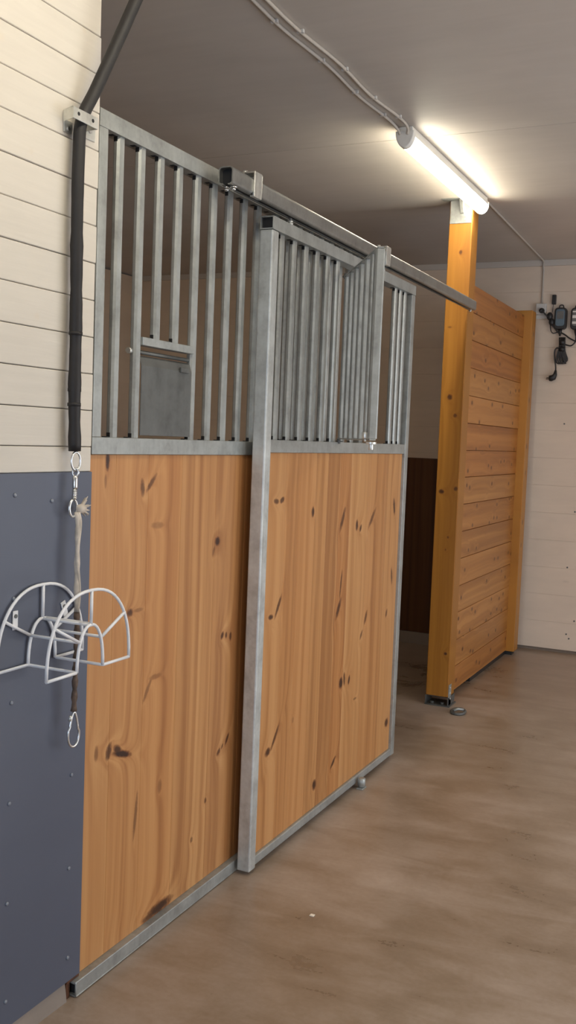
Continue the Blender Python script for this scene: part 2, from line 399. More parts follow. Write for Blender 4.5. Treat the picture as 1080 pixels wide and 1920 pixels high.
# wall behind the camera with the wide stable doorway (daylight comes through it)
m = MB(); m.box(XL-.15, -.2, YF-.15, YF, 0, CEIL); m.box(3.2, XR+.15, YF-.15, YF, 0, CEIL); m.box(-.2, 3.2, YF-.15, YF, 2.45, CEIL)
struct(m.build('wall_front', M['wall_white']))

# ------------------------------------------------------------------ fixed stall front
BAR_PITCH = .0972
def bar_mesh(y, x, z0, z1, w=.031, d=.020):
    c = .006
    pf = [(x-d/2, y-w/2+c), (x-d/2+c, y-w/2), (x+d/2-c, y-w/2), (x+d/2, y-w/2+c), (x+d/2, y+w/2-c), (x+d/2-c, y+w/2), (x-d/2+c, y+w/2), (x-d/2, y+w/2-c)]
    m = MB().prism(pf, 'Z', z0, z1)
    for q in (z0+.0005, z1-.0125):                      # drain slots at both ends of the bar
        m.box(x-.0052, x+.0052, y-w/2-.0006, y-w/2+.002, q, q+.012, 1)
    return m
GB = [M['galv'], M['hole']]
FX0, FX1 = -.042, -.001
FY1 = 3.93
fp = thing('stall_front', 'galvanised fixed stall front with upright bars and feed flap over oiled pine boards', 'stall panel', (-.02, 2.05, 0))
m = MB(); m.box(FX0, FX1, 2.050, FY1, 2.207, 2.250)
for i in range(19):
    y = 2.155+BAR_PITCH*i
    if y < FY1-.05: m.box(-.030, -.014, y-.034, y-.020, 2.2062, 2.2072, 1)
m.build('top_rail', [M['galv'], M['hole']], fp, bevel=.0025)
m = MB(); m.box(FX0, FX1, 2.050, FY1, 1.400, 1.444)
for i in range(19):
    y = 2.155+BAR_PITCH*i
    if y < FY1-.05 and i not in (2, 3): m.box(-.026, -.010, y-.034, y-.019, 1.4438, 1.4466, 1)
m.build('middle_rail', [M['galv'], M['hole']], fp, bevel=.0025)
m = MB(); m.hollow(FX0, .014, 0.002, 0.042, 2.016, FY1, .004); m.box(FX0+.004, .010, 2.026, 2.03, .006, .038, 1)
m.build('bottom_rail', [M['galv'], M['hole']], fp, bevel=.002)
MB().box(FX0, FX1, 2.050, 2.086, 1.444, 2.207).build('stile', M['galv'], fp, bevel=.002)
MB().box(FX0, FX1, FY1-.040, FY1, 0.0425, 2.207).build('stile', M['galv'], fp, bevel=.002)
b0 = None
for i in range(18):
    y = 2.155+BAR_PITCH*i if i < 9 else 3.066+.0955*(i-9)
    if y > FY1-.07: break
    if i in (2, 3): continue
    if b0 is None:
        b0 = bar_mesh(y, -.018, 1.444, 2.207).build('bar', GB, fp)
    else: copy_at(b0, fp, (-.018, y, (1.444+2.207)/2))
b1 = bar_mesh(2.155+BAR_PITCH*2-.004, -.018, 1.716, 2.207).build('bar', GB, fp)
copy_at(b1, fp, (-.018, 2.155+BAR_PITCH*3-.004, (1.716+2.207)/2))
# feed hatch between bars
m = MB(); m.box(-.032, -.002, 2.266, 2.532, 1.694, 1.716)
m.box(-.026, -.010, 2.302, 2.316, 1.7158, 1.7186, 1); m.box(-.026, -.010, 2.402, 2.416, 1.7158, 1.7186, 1)
m.build('hatch_header', [M['galv'], M['hole']], fp, bevel=.002)
fh = MB()
# bent sheet: rolled top lip then a flat plate hanging inward at its top
pf = [(-.006,1.452),(-.006,1.640),(-.012,1.662),(-.022,1.668),(-.022,1.666),(-.0135,1.660),(-.0085,1.640),(-.0085,1.452)]
fh.prism(pf, 'Y', 2.268, 2.528)
flap = fh.build('feed_flap', M['galv_dark'], fp, bevel=.0006, seg=1)
MB().cyl((-.019, 2.225, 1.676), (-.019, 2.560, 1.676), .0055, 12).build('hinge_rod', M['galv_dark'], flap)
MB().tube([(-.019, 2.232, 1.676), (-.019, 2.220, 1.676)], .008, 12).build('rod_end', M['zinc'], flap)
MB().box(-.006, .000, 2.462, 2.505, 1.636, 1.650).build('latch_plate', M['galv_dark'], flap, bevel=.001)
m = MB(); eds = [2.050, 2.166, 2.322, 2.496, 2.702, 2.901, 3.08, 3.25, 3.42, 3.60, 3.76, FY1-.041]
for a, b in zip(eds[:-1], eds[1:]): m.box(-.032, -.008, a+.0002, b-.0002, 0.0425, 1.3995)
m.build('pine_boards', M['pine_fixed'], fp, bevel=.0008, seg=1)
MB().box(-.050, .001, 1.996, 2.047, .0425, .0515).box(-.050, -.002, 1.996, 2.012, 0, .0425).build('rotted_corner', M['rust'], fp, bevel=.002)

# ------------------------------------------------------------------ sliding door
DX0, DX1 = .024, .071
DY0, DY1 = 2.872, 4.325
sd = thing('sliding_door', 'sliding stall door of pine boards and galvanised bars with its grille hatch swung open', 'door', (.047, (DY0+DY1)/2, .012))
MB().box(DX0, DX1, DY0, DY0+.046, .012, 2.120).build('stile', M['galv_new'], sd, bevel=.005, seg=3)
MB().box(DX0+.004, DX1, DY1-.042, DY1, .020, 2.1205).build('stile', M['galv'], sd, bevel=.003)
m = MB(); m.hollow(DX0, DX1, 2.1215, 2.163, DY0+.002, DY1+.004, .0035)
m.box(DX0+.0035, DX1-.0035, DY0+.012, DY0+.016, 2.125, 2.1595, 1)
for yy in [2.98+.0955*i for i in range(6)]+[4.112, 4.174, 4.236]: m.box(.036, .052, yy-.034, yy-.021, 2.1205, 2.1216, 1)
m.build('top_rail', [M['galv'], M['hole']], sd, bevel=.0015)
m = MB(); m.box(DX0+.003, DX1-.003, DY0+.046, DY1-.042, 1.411, 1.453)
for yy in [2.98+.0955*i for i in range(6)]+[4.112, 4.174, 4.236]: m.box(.038, .054, yy-.036, yy-.021, 1.4526, 1.4556, 1)
m.build('middle_rail', [M['galv'], M['hole']], sd, bevel=.0025)
MB().box(DX0+.003, DX1-.003, DY0+.046, DY1-.042, .020, .052).build('bottom_rail', M['galv'], sd, bevel=.004, seg=3)
d0 = None
for yy in [2.98+.0955*i for i in range(6)]+[4.112, 4.174, 4.236]:
    if d0 is None: d0 = bar_mesh(yy, .047, 1.453, 2.1215).build('bar', GB, sd)
    else: copy_at(d0, sd, (.047, yy, (1.453+2.1215)/2))
m = MB(); eds = [DY0+.046, 3.075, 3.186, 3.327, 3.437, 3.560, 3.672, 3.883, 4.081, DY1-.042]
for a, b in zip(eds[:-1], eds[1:]): m.box(.034, .058, a+.0002, b-.0002, .0525, 1.4105)
m.build('pine_boards', M['pine_door'], sd, bevel=.0008, seg=1)
# grille hatch, hinged on the sixth bar and swung out into the aisle
HP = Vector((.074, 3.492, 0)); HD = Vector((.318, -.500, 0)).normalized(); HN = Vector((HD.y, -HD.x, 0)); HL = .60
HZ0, HZ1 = 1.463, 2.072
def hp(sx, n, z): return HP+HD*sx+HN*n+Vector((0,0,z))
m = MB(); m.obox(hp(0, -.010, HZ1-.005), HD*HL, HN*.020, (0,0,.005)); hatch = m.build('grille_hatch', M['galv'], sd, bevel=.001)
m = MB(); m.obox(hp(0, -.010, HZ0), HD*HL, HN*.020, (0,0,.005)); m.build('hatch_rail', M['galv'], hatch, bevel=.001)
def hbar(s0, w=.026, d=.017, c=.0035):
    m = MB(); pf = [(-w/2+c,-d/2),(w/2-c,-d/2),(w/2,-d/2+c),(w/2,d/2-c),(w/2-c,d/2),(-w/2+c,d/2),(-w/2,d/2-c),(-w/2,-d/2+c)]
    vs = [hp(s0+a, b, HZ0+.006) for a, b in pf]+[hp(s0+a, b, HZ1-.006) for a, b in pf]; n = 8
    m.add(vs, [(i, (i+1) % n, n+(i+1) % n, n+i) for i in range(n)]+[list(range(n))[::-1], [n+i for i in range(n)]])
    return m
h0 = hbar(.020).build('bar', M['galv'], hatch)
h0w = world(h0)
for i in range(1, 6):
    copy_at(h0, hatch, h0w+HD*(.0935*i))
hbar(.582, .034, .030, .005).build('edge_bar', M['galv'], hatch)
for zz in (HZ1+.002, HZ0-.006):
    m = MB(); m.tube([hp(-.012, 0, zz-.010), hp(-.012, 0, zz+.010)], .007, 12); m.obox(hp(-.03, -.010, zz-.003), HD*.05, HN*.02, (0,0,.005))
    m.build('hinge', M['galv_dark'], hatch, bevel=.001)
m = MB(); m.tube([hp(HL-.02, 0, HZ0-.030), hp(HL-.02, 0, HZ0-.004)], .008, 12); m.tube([hp(HL-.02, 0, HZ0-.012), hp(HL-.02, 0, HZ0-.004)], .017, 16)
m.tube([hp(HL-.02, .020, HZ0+.006), hp(HL-.02, .020, HZ0+.026)], .011, 12); m.tube([hp(HL-.02, .020, HZ0-.004), hp(HL-.02, .020, HZ0+.006)], .004, 8)
m.build('latch_bolt', M['zinc'], hatch, bevel=.001)
# hangers that carry the door on the track
for yy in (3.02, 3.92):
    m = MB(); m.cyl((.060, yy, 2.1635), (.060, yy, 2.186), .005, 10); m.cyl((.060, yy, 2.1635), (.060, yy, 2.170), .010, 6); m.cyl((.060, yy, 2.172), (.060, yy, 2.177), .009, 6)
    m.build('hanger_bolt', M['zinc'], sd)

# ------------------------------------------------------------------ door track
TX0, TX1, TZ0, TZ1, TY0, TY1 = .038, .085, 2.186, 2.238, 2.572, 5.318
tr = thing('door_track', 'galvanised overhead track tube the sliding stall door hangs from', 'track', (.06, (TY0+TY1)/2, TZ0))
t = .0035
def rounded(x0, x1, z0, z1, r, gap):
    """C profile: rounded tube with a slot in its underside, listed from slot edge to slot edge"""
    pf = [(( x0+x1)/2-gap, z0)]
    for cx, cz, a0 in ((x0+r, z0+r, 270), (x0+r, z1-r, 180), (x1-r, z1-r, 90), (x1-r, z0+r, 0)):
        for i in range(6):
            q = math.radians(a0-18*i); pf.append((cx+r*math.cos(q), cz+r*math.sin(q)))
    return pf+[((x0+x1)/2+gap, z0)]
oc = rounded(TX0, TX1, TZ0, TZ1, .011, .008); ic = rounded(TX0+t, TX1-t, TZ0+t, TZ1-t, .008, .008)
m = MB(); n = len(oc); ring_ = oc+ic[::-1]; k2 = len(ring_)
vs = [(q[0], y, q[1]) for y in (TY0, TY1) for q in ring_]
fs = [(i, (i+1) % k2, k2+(i+1) % k2, k2+i) for i in range(k2)]
for i in range(n-1):
    fs.append((i, i+1, k2-2-i, k2-1-i)); fs.append((k2+i, k2+k2-1-i, k2+k2-2-i, k2+i+1))
m.add(vs, fs)
m.box(TX0+t, TX1-t, TY0+.02, TY0+.024, TZ0+.006, TZ1-t, 1)  # black plate painted in for the dark interior of the tube
m.box(TX0+.0155, TX1-.0155, TY0+.024, TY1-.01, TZ0+.006, TZ0+.009, 1)
m.build('track_tube', [M['galv_track'], M['hole']], tr)
for yy in (2.700, 3.872):
    m = MB(); w = .048
    m.box(TX1+.0005, TX1+.0055, yy, yy+w, TZ0-.006, TZ1+.0125); m.box(-.036, TX1+.0055, yy, yy+w, TZ1+.0125, TZ1+.0175)
    m.box(TX1-.010, TX1+.0005, yy, yy+w, TZ0-.006, TZ0-.001)
    br = m.build('track_bracket', M['zinc'], tr, bevel=.001)
    MB().cyl((.046, yy+.02, TZ1+.0175), (.046, yy+.02, TZ1+.0255), .009, 6).build('bolt', M['zinc'], br)
for (yy, xx) in ((2.60, .050), (2.60, .074), (5.29, .060)):
    m = MB(); m.cyl((xx, yy, TZ0-.004), (xx, yy, TZ0), .011, 14); m.cyl((xx, yy, TZ0-.011), (xx, yy, TZ0-.004), .007, 6)
    m.build('stop_bolt', M['chrome'], tr)
MB().cyl((.0615, 5.285, TZ1), (.0615, 5.285, TZ1+.006), .007, 6).build('stop_bolt', M['chrome'], tr)

# door guide on the floor
dg = thing('door_guide', 'small galvanised guide block on the floor against the foot of the sliding door', 'door guide', (.088, 3.862, 0))
MB().box(.076, .104, 3.838, 3.885, 0, .006).build('base_plate', M['galv'], dg, bevel=.001)
MB().tube([(.0895, 3.862, .006), (.0895, 3.862, .012), (.0895, 3.862, .042), (.0895, 3.862, .046)], [.009, .0165, .0165, .011], 16).build('roller', M['galv'], dg)

# ------------------------------------------------------------------ timber post
PX0, PX1, PY0, PY1 = -.092, .036, 5.33, 5.452
po = thing('timber_post', 'orange varnished square timber post standing at the end of the door track', 'post', (-.028, 5.39, 0))
MB().box(PX0, PX1, PY0, PY1, .055, CEIL-.006).build('shaft', M['pine_post'], po, bevel=.004)
m = MB(); m.box(PX0+.004, PX1-.006, PY0-.003, PY0-.0003, CEIL-.125, CEIL-.004); m.box(PX0-.035, PX1+.01, PY0-.055, PY0-.0003, CEIL-.004, CEIL-.0005)
m.prism([(PY0-.003, CEIL-.004), (PY0-.045, CEIL-.004), (PY0-.012, CEIL-.070), (PY0-.003, CEIL-.075)], 'X', -.030, -.012)
cb = m.build('ceiling_bracket', M['galv'], po, bevel=.0008)
for zz in (CEIL-.105, CEIL-.085):
    MB().cyl((PX1-.04, PY0-.003, zz), (PX1-.04, PY0-.007, zz), .005, 8).build('nail_head', M['zinc'], cb)
m = MB(); m.box(PX0-.004, PX1+.012, PY0-.004, PY1+.01, 0, .007)
m.box(PX0-.004, PX0+.002, PY0, PY1, .007, .054); m.box(PX1-.002, PX1+.004, PY0, PY1, .007, .054); m.box(PX0-.004, PX1+.004, PY0+.02, PY1, .046, .054)
m.cyl((-.06, PY0+.02, .007), (-.06, PY0+.02, .020), .011, 6); m.cyl((0.0, PY0+.02, .007), (0.0, PY0+.02, .020), .011, 6)
m.build('post_shoe', M['galv_dark'], po, bevel=.001)
m = MB(); m.box(PX1+.0005, PX1+.004, PY0+.002, PY0+.050, .007, .125); an = m.build('angle_plate', M['galv'], po, bevel=.0008)
for q in (.045, .075, .105): MB().cyl((PX1+.004, PY0+.026, q), (PX1+.0085, PY0+.026, q), .007, 6).build('screw_head', M['zinc'], an)

# ------------------------------------------------------------------ plank partition behind the post
pp = thing('plank_partition', 'orange varnished partition of horizontal pine planks between the post and the back wall', 'partition', (.0, 6.2, 0))
m = MB(); lines = [.030, .172, .328, .490, .646, .806, .963, 1.121, 1.277, 1.432, 1.588, 1.745, 1.903, 2.060, 2.214, 2.368]
for a, b in zip(lines[:-1], lines[1:]):
    m.box(-.052, -.008+random.uniform(-.002, .002), PY1+.045, 7.03, a+.001, b-.001)
m.build('planks', M['pine_plank'], pp, bevel=.0035, seg=2)
MB().box(-.075, .012, PY1+.001, PY1+.052, .035, 2.30).build('channel_batten', M['pine_batten'], pp, bevel=.003)
MB().box(-.075, .048, 6.93, 7.05, .028, 2.400).build('end_post', M['pine_batten'], pp, bevel=.003)
MB().box(-.05, .03, 6.95, 7.03, 0, .028).build('foot_block', M['black_plastic'], pp)
MB().box(-.046, -.016, 6.0, 6.94, 0.0, .030).build('sole_strip', M['black_plastic'], pp)

# ------------------------------------------------------------------ ceiling lamps
def lamp(y0, y1, x, label, zc=CEIL):
    L = thing('batten_lamp', label, 'ceiling lamp', (x, (y0+y1)/2, zc-.09), None)
    def arc(rx, top, bot):
        pf = []
        for i in range(17):
            t = PI*i/16; pf.append((x+rx*math.cos(t), bot+ (top-bot)*(1-math.sin(t)) if True else 0))
        return pf
    # housing: shallow tray at the ceiling
    MB().prism([(x-.030, zc-.001), (x+.030, zc-.001), (x+.037, zc-.040), (x-.037, zc-.040)], 'Y', y0+.01, y1-.01).build('housing', M['lamp_plastic'], L, bevel=.002)
    MB().prism(arc(.037, zc-.0405, zc-.084), 'Y', y0+.035, y1-.004, 0, True).build('diffuser', M['lit'], L)
    MB().prism(arc(.041, zc-.020, zc-.089), 'Y', y0, y0+.0345, 0, True).build('end_cap', M['lamp_plastic'], L, bevel=.004)
    MB().prism(arc(.038, zc-.022, zc-.085), 'Y', y1-.0035, y1+.006, 0, True).build('end_cap', M['lamp_plastic'], L, bevel=.002)
    return L
lamp(4.035, 5.325, .085, 'lit white batten lamp on the ceiling in front of the timber post')
lamp(.85, 2.10, .75, 'lit white batten lamp on the ceiling outside the picture above the viewer')  # unseen lamp; exact spot guessed and set for overall brightness
lamp(2.6, 3.9, 2.35, 'added lit batten lamp, out of view, on the ceiling over the far side of the aisle')  # added out of view for brightness; its position is a guess

# cables on the ceiling
def clip(m, p): m.box(p[0]-.012, p[0]+.012, p[1]-.006, p[1]+.006, CEIL-.012, CEIL-.0005)
def cable(path, r, label, clips, name='ceiling_cable', mat='cable_paint'):
    c = thing(name, label, 'cable', Vector(path[0]))
    MB().tube(smooth_path(path, 6), r, 8).build('cord', M[mat], c)
    m = None
    first = None
    for p in clips:
        m = MB(); clip(m, p); m.build('cable_clip', M['white_plastic'], c, bevel=.001)
    return c
zc = CEIL-.0075
cable([(.045, 1.95, zc), (.045, 2.60, zc), (.035, 2.95, zc), (.050, 3.30, zc), (.040, 3.62, zc), (.055, 3.90, zc), (.060, 4.01, CEIL-.016), (.066, 4.033, CEIL-.035)], .006,
      'left of the two white cables clipped along the ceiling towards the lit lamp', [(.045,2.62),(.035,2.9),(.046,3.25),(.042,3.58),(.053,3.86)])
cable([(.085, 1.95, zc), (.085, 2.60, zc), (.078, 2.95, zc), (.095, 3.30, zc), (.085, 3.62, zc), (.105, 3.90, zc), (.108, 4.0, CEIL-.016), (.098, 4.033, CEIL-.035)], .006,
      'right of the two white cables clipped along the ceiling towards the lit lamp', [(.085,2.7),(.08,3.0),(.093,3.35),(.087,3.66),(.104,3.9)])
# far cable: lamp end to back wall and down to the socket
c = thing('conduit_cable', 'white cable running from the far lamp end down the back wall to the socket', 'cable', (.09, 5.34, CEIL))
zf = CEIL+.012-.0065
MB().tube([(.085, 5.332, CEIL-.008), (.085, 5.425, CEIL-.008), (.084, 5.45, zf), (.062, 6.4, zf), (.045, 7.18, zf), (.0445, 7.2165, zf-.006), (.0445, 7.2175, CEIL-.035), (.045, YB-.0075, CEIL-.055), (.046, YB-.0075, 2.485)], .0065, 8).build('cord', M['cable_paint'], c)

# ------------------------------------------------------------------ socket, chargers on the back wall
YW = YB
so = thing('wall_socket', 'white wall socket under the cable on the back wall beside the partition', 'socket', (.045, YW, 2.40))
MB().box(.010, .082, YW-.034, YW-.0005, 2.408, 2.484).build('box', M['white_plastic'], so, bevel=.004)
MB().box(.004, .088, YW-.010, YW-.0005, 2.380, 2.4075).build('back_plate', M['white_plastic'], so, bevel=.002)
def charger(x, zt, zb, w, face, label):
    g = thing('battery_charger', label, 'charger', (x, YW, zb))
    y1 = YW-.0005; h = zt-zb
    def rr(w2, z0, z1, r):
        pf = []
        for cx, cz, a0 in ((w2-r, z1-r, 0), (-w2+r, z1-r, 90), (-w2+r, z0+r, 180), (w2-r, z0+r, 270)):
            for i in range(5):
                t = math.radians(a0+22.5*i); pf.append((x+cx+r*math.cos(t), cz+r*math.sin(t)))
        return pf
    MB().prism(rr(w/2, zb, zt, .024), 'Y', y1-.050, y1).build('casing', M['black_plastic'], g, bevel=.006, seg=3)
    MB().prism(rr(w/2-.011, zb+.022, zt-.012, .017), 'Y', y1-.056, y1-.050).build('face', M[face], g, bevel=.003)
    MB().tube(smooth_path([(x-.016, y1-.02, zt-.002), (x-.010, y1-.02, zt+.018), (x+.010, y1-.02, zt+.018), (x+.016, y1-.02, zt-.002)], 5), .004, 8).build('hanging_hook', M['black_plastic'], g)
    MB().tube([(x, y1-.025, zb-.045), (x, y1-.025, zb-.018), (x, y1-.025, zb+.004)], [.006, .012, .014], 10).build('cable_gland', M['black_plastic'], g)
    return g
ga = charger(.187, 2.452, 2.300, .084, 'blue_grey', 'black and blue-grey battery charger hanging next to the wall socket')
MB().prism([(.165, 2.372), (.211, 2.372), (.211, 2.425), (.165, 2.425)], 'Y', YW-.0585, YW-.0565).build('display', M['screen_grey'], ga, bevel=.001)
# mains lead up to the socket
pl = MB(); pl.tube([(.055, YW-.036, 2.432), (.055, YW-.050, 2.432), (.055, YW-.068, 2.430), (.060, YW-.078, 2.425)], [.019, .019, .016, .009], 12)
pl.tube(smooth_path([(.060, YW-.074, 2.425), (.082, YW-.07, 2.408), (.105, YW-.05, 2.380), (.125, YW-.045, 2.345), (.150, YW-.04, 2.310), (.180, YW-.028, 2.275)], 6), .0055, 8)
pl.build('mains_lead', M['black_plastic'], ga)
pl = MB(); pl.ball((.113, YW-.045, 2.392), .024, 12, sc=(.9, .8, 1.2)); pl.ball((.128, YW-.045, 2.352), .022, 12, sc=(.9, .8, 1.2)); pl.build('lead_knot', M['black_plastic'], ga)
pl = MB(); pl.tube(smooth_path([(.118, YW-.045, 2.370), (.122, YW-.03, 2.30), (.140, YW-.025, 2.275), (.168, YW-.02, 2.283), (.190, YW-.025, 2.280)], 6), .0035, 8); pl.build('thin_lead', M['black_plastic'], ga)
pl = MB(); pl.tube(smooth_path([(.192, YW-.028, 2.280), (.225, YW-.03, 2.262), (.262, YW-.03, 2.235), (.32, YW-.03, 2.212), (.40, YW-.03, 2.22)], 6), .005, 8); pl.build('output_lead', M['black_plastic'], ga)
# thin upright lead with a black connector
cn = thing('lead_connector', 'small black connector standing on a thin lead above the wall socket and charger', 'connector', (.128, YW, 2.40))
MB().box(.118, .146, YW-.026, YW-.002, 2.478, 2.545).build('connector_body', M['black_plastic'], cn, bevel=.004)
MB().tube([(.128, YW-.014, 2.478), (.124, YW-.014, 2.43), (.122, YW-.014, 2.424)], .0022, 6).build('lead', M['screen_grey'], cn)
gb = charger(.298, 2.448, 2.298, .080, 'screen_grey', 'black and grey battery charger at the right edge with coiled lead and loose plug')
for (z0, z1) in ((2.415, 2.425), (2.375, 2.395), (2.335, 2.352)):
    MB().prism([(.272, z0), (.324, z0), (.324, z1), (.272, z1)], 'Y', YW-.0585, YW-.0565).build('display', M['lamp_plastic'], gb, bevel=.001)
m = MB(); m.tube(smooth_path([(.298, YW-.026, 2.262), (.296, YW-.028, 2.215), (.272, YW-.03, 2.188), (.245, YW-.032, 2.190), (.222, YW-.032, 2.198)], 6), .005, 8)
random.seed(3)
for i in range(5):
    dx = (i-2)*.0065
    m.tube(smooth_path([(.197+dx*.8, YW-.03-.004*(i % 2), 2.245), (.203+dx, YW-.034, 2.18), (.196+dx*1.4, YW-.034, 2.12), (.203+dx*2.2, YW-.03, 2.075), (.220+dx*1.6, YW-.03, 2.062), (.236-dx*1.0, YW-.03, 2.085), (.224-dx*.5, YW-.036, 2.15), (.212-dx, YW-.036, 2.245)], 5), .0048, 8)
m.tube([(.190, YW-.033, 2.208), (.226, YW-.033, 2.212)], .021, 12); m.tube([(.192, YW-.033, 2.165), (.226, YW-.033, 2.160)], .019, 12)
m.build('coiled_lead', M['black_plastic'], gb)
m = MB(); m.tube(smooth_path([(.200, YW-.034, 2.160), (.176, YW-.034, 2.172), (.160, YW-.034, 2.150), (.162, YW-.034, 2.10), (.172, YW-.034, 2.04), (.174, YW-.034, 1.995)], 6), .0050, 8); m.build('hanging_lead', M['black_plastic'], gb)
m = MB(); m.tube([(.174, YW-.034, 2.015), (.172, YW-.034, 1.985), (.162, YW-.034, 1.965), (.145, YW-.034, 1.958), (.132, YW-.034, 1.957)], [.007, .014, .021, .022, .019], 14)
m.tube([(.134, YW-.028, 1.962), (.112, YW-.028, 1.962)], .0026, 8); m.tube([(.134, YW-.042, 1.953), (.112, YW-.042, 1.953)], .0026, 8)
m.build('mains_plug', M['black_plastic'], gb)

# ------------------------------------------------------------------ tie strap, bracket, twine, carabiner
SX, SY = .026, 1.944
sb = thing('strap_bracket', 'pale metal omega bracket screwed to the plank wall holding the black tie hose', 'bracket', (0, 1.955, 2.17))
m = MB(); m.box(.0412, .0430, 1.890, 1.982, 2.172, 2.198); m.obox((.001, 1.904, 2.172), (.0402, -.014, 0), (.0004, .0018, 0), (0, 0, .026)); m.obox((.001, 1.986, 2.172), (.0402, -.004, 0), (.0002, .0018, 0), (0, 0, .026))
m.build('band', M['zinc'], sb, bevel=.0008)
m = MB(); m.box(.0008, .0030, 1.906, 1.938, 2.150, 2.178); f1 = m.build('foot', M['zinc'], sb, bevel=.0008)
m = MB(); m.box(.0008, .0030, 1.990, 2.026, 2.158, 2.196); f2 = m.build('foot', M['zinc'], sb, bevel=.0008)
MB().cyl((.0035, 2.004, 2.178), (.006, 2.004, 2.178), .006, 10).build('screw_head', M['chrome'], f2)
MB().cyl((.003, 1.922, 2.160), (.0055, 1.922, 2.160), .005, 10).build('screw_head', M['chrome'], f1)
for yy in (1.908, 1.962): MB().cyl((.0430, yy, 2.186), (.0436, yy, 2.186), .0045, 10).build('hole', M['hole'], sb)
st = thing('tie_hose', 'black rubber-sleeved tie line hanging down the plank wall from the ceiling', 'tie strap', (SX, SY, 1.40))
up = smooth_path([(SX, SY, 1.409), (.026, SY-.006, 1.55), (.024, SY-.004, 1.70), (.025, SY-.010, 1.95), (.024, SY-.008, 2.10), (.0245, SY, 2.185), (.036, SY+.036, 2.265), (.060, SY+.082, 2.385), (.090, SY+.126, 2.515), (.122, SY+.172, 2.65), (.150, SY+.212, 2.774)], 8)
rr_ = []
for p in up:
    q = .0148
    if p.z < 2.0: q += .0008*math.sin(p.z*41)+.0006*math.sin(p.z*97)
    rr_.append(q)
MB().tube(up, rr_, 16).build('sleeve', M['rubber'], st)
for zz, tl in ((1.688, .2), (1.555, .25), (1.52, -.3)):
    m = MB(); m.tube([(SX-.001, SY-.005, zz-.004), (SX-.001, SY-.005, zz+.004)], .0162, 16); m.build('tape_wrap', M['rubber'], st)
# ring in the hose end, then the bolt snap
def ring_pts(c, ry, rz, n=24, ph=0, nx=(0,1,0)):
    u = Vector(nx).normalized(); return [Vector(c)+u*ry*math.cos(2*PI*i/n)+Vector((0,0,rz))*math.sin(2*PI*i/n) for i in range(n)]
RX = .030
MB().tube(ring_pts((RX, SY, 1.385), .0135, .0215, 28, 0, (.25, 1, 0)), .0028, 10, closed=True).build('ring', M['chrome'], st)
m = MB(); m.tube(ring_pts((RX, SY, 1.358), .0075, .0095, 18, 0, (1, .3, 0)), .0026, 8, closed=True)
m.tube([(RX, SY, 1.351), (RX, SY-.001, 1.345), (RX, SY-.001, 1.322), (RX, SY-.002, 1.318)], [.004, .0065, .0065, .005], 12)
for i in range(5): m.tube([(RX, SY-.002, 1.316-.0045*i), (RX, SY-.002, 1.3135-.0045*i)], .0062, 12)
m.tube([(RX, SY-.002, 1.318), (RX, SY-.003, 1.292)], .0045, 10)
hk = [Vector((RX, SY-.006, 1.272))+Vector((0, .0145*math.cos(t), .0205*math.sin(t))) for t in [math.radians(80-340*i/26) for i in range(27)]]
m.tube(hk, .0034, 10)
m.build('bolt_snap', M['chrome'], st)
# twine knotted into the snap
tw = thing('baling_twine', 'frayed pale twine tied to the snap hook, dirty brown towards its lower end', 'twine', (.032, 1.945, .76))
path = smooth_path([(.034, 1.948, 1.262), (.036, 1.950, 1.22), (.037, 1.949, 1.15), (.038, 1.948, 1.08), (.042, 1.946, 1.02)], 5)
m = MB(); m.tube(path, [.0064+.0010*math.sin(i*1.3) for i in range(len(path))], 8)
m.tube([p+Vector((.004, .005*math.sin(i*.5), 0)) for i, p in enumerate(path)], .0045, 8)
m.build('pale_strand', M['twine'], tw)
path = smooth_path([(.042, 1.946, 1.02), (.045, 1.945, .95), (.044, 1.944, .90), (.042, 1.945, .84), (.040, 1.946, .775)], 6)
m = MB(); m.tube(path, [.0068+.0016*math.sin(i*1.9) for i in range(len(path))], 8); m.build('soiled_strand', M['twine_dirty'], tw)
m = MB(); random.seed(11)
m.ball((.036, 1.962, 1.270), .013, 10, sc=(.9, 1.3, .9))
for i in range(16):
    a = Vector((.036, 1.958, 1.270)); dv = Vector((random.uniform(-.35, .5), 1, random.uniform(-.55, .75))).normalized(); ln = random.uniform(.022, .042)
    m.tube(smooth_path([a, a+dv*ln*.5+Vector((0,0,random.uniform(-.004,.004))), a+dv*ln+Vector((0,0,random.uniform(-.008,.008)))], 3), [.0045, .004, .0036, .003, .0026, .002, .001], 6)
m.build('frayed_knot', M['twine'], tw)
# carabiner
ca = thing('carabiner', 'silver pear-shaped carabiner hanging on the lower end of the twine', 'carabiner', (.040, 1.947, .68))
cp = []
for i in range(40):
    t = 2*PI*i/40; zq = math.cos(t); wq = .0175+.0060*(-zq)
    cp.append(Vector((.040+.25*wq*math.sin(t)*.5, 1.947+wq*math.sin(t)*(.78 if zq > 0 else 1), .729+.043*zq)))
MB().tube(cp, .0031, 10, closed=True).build('frame', M['chrome'], ca)
MB().tube([(.0385, 1.9365, .765), (.0378, 1.934, .752)], .0042, 10).build('gate_collar', M['zinc'], ca)

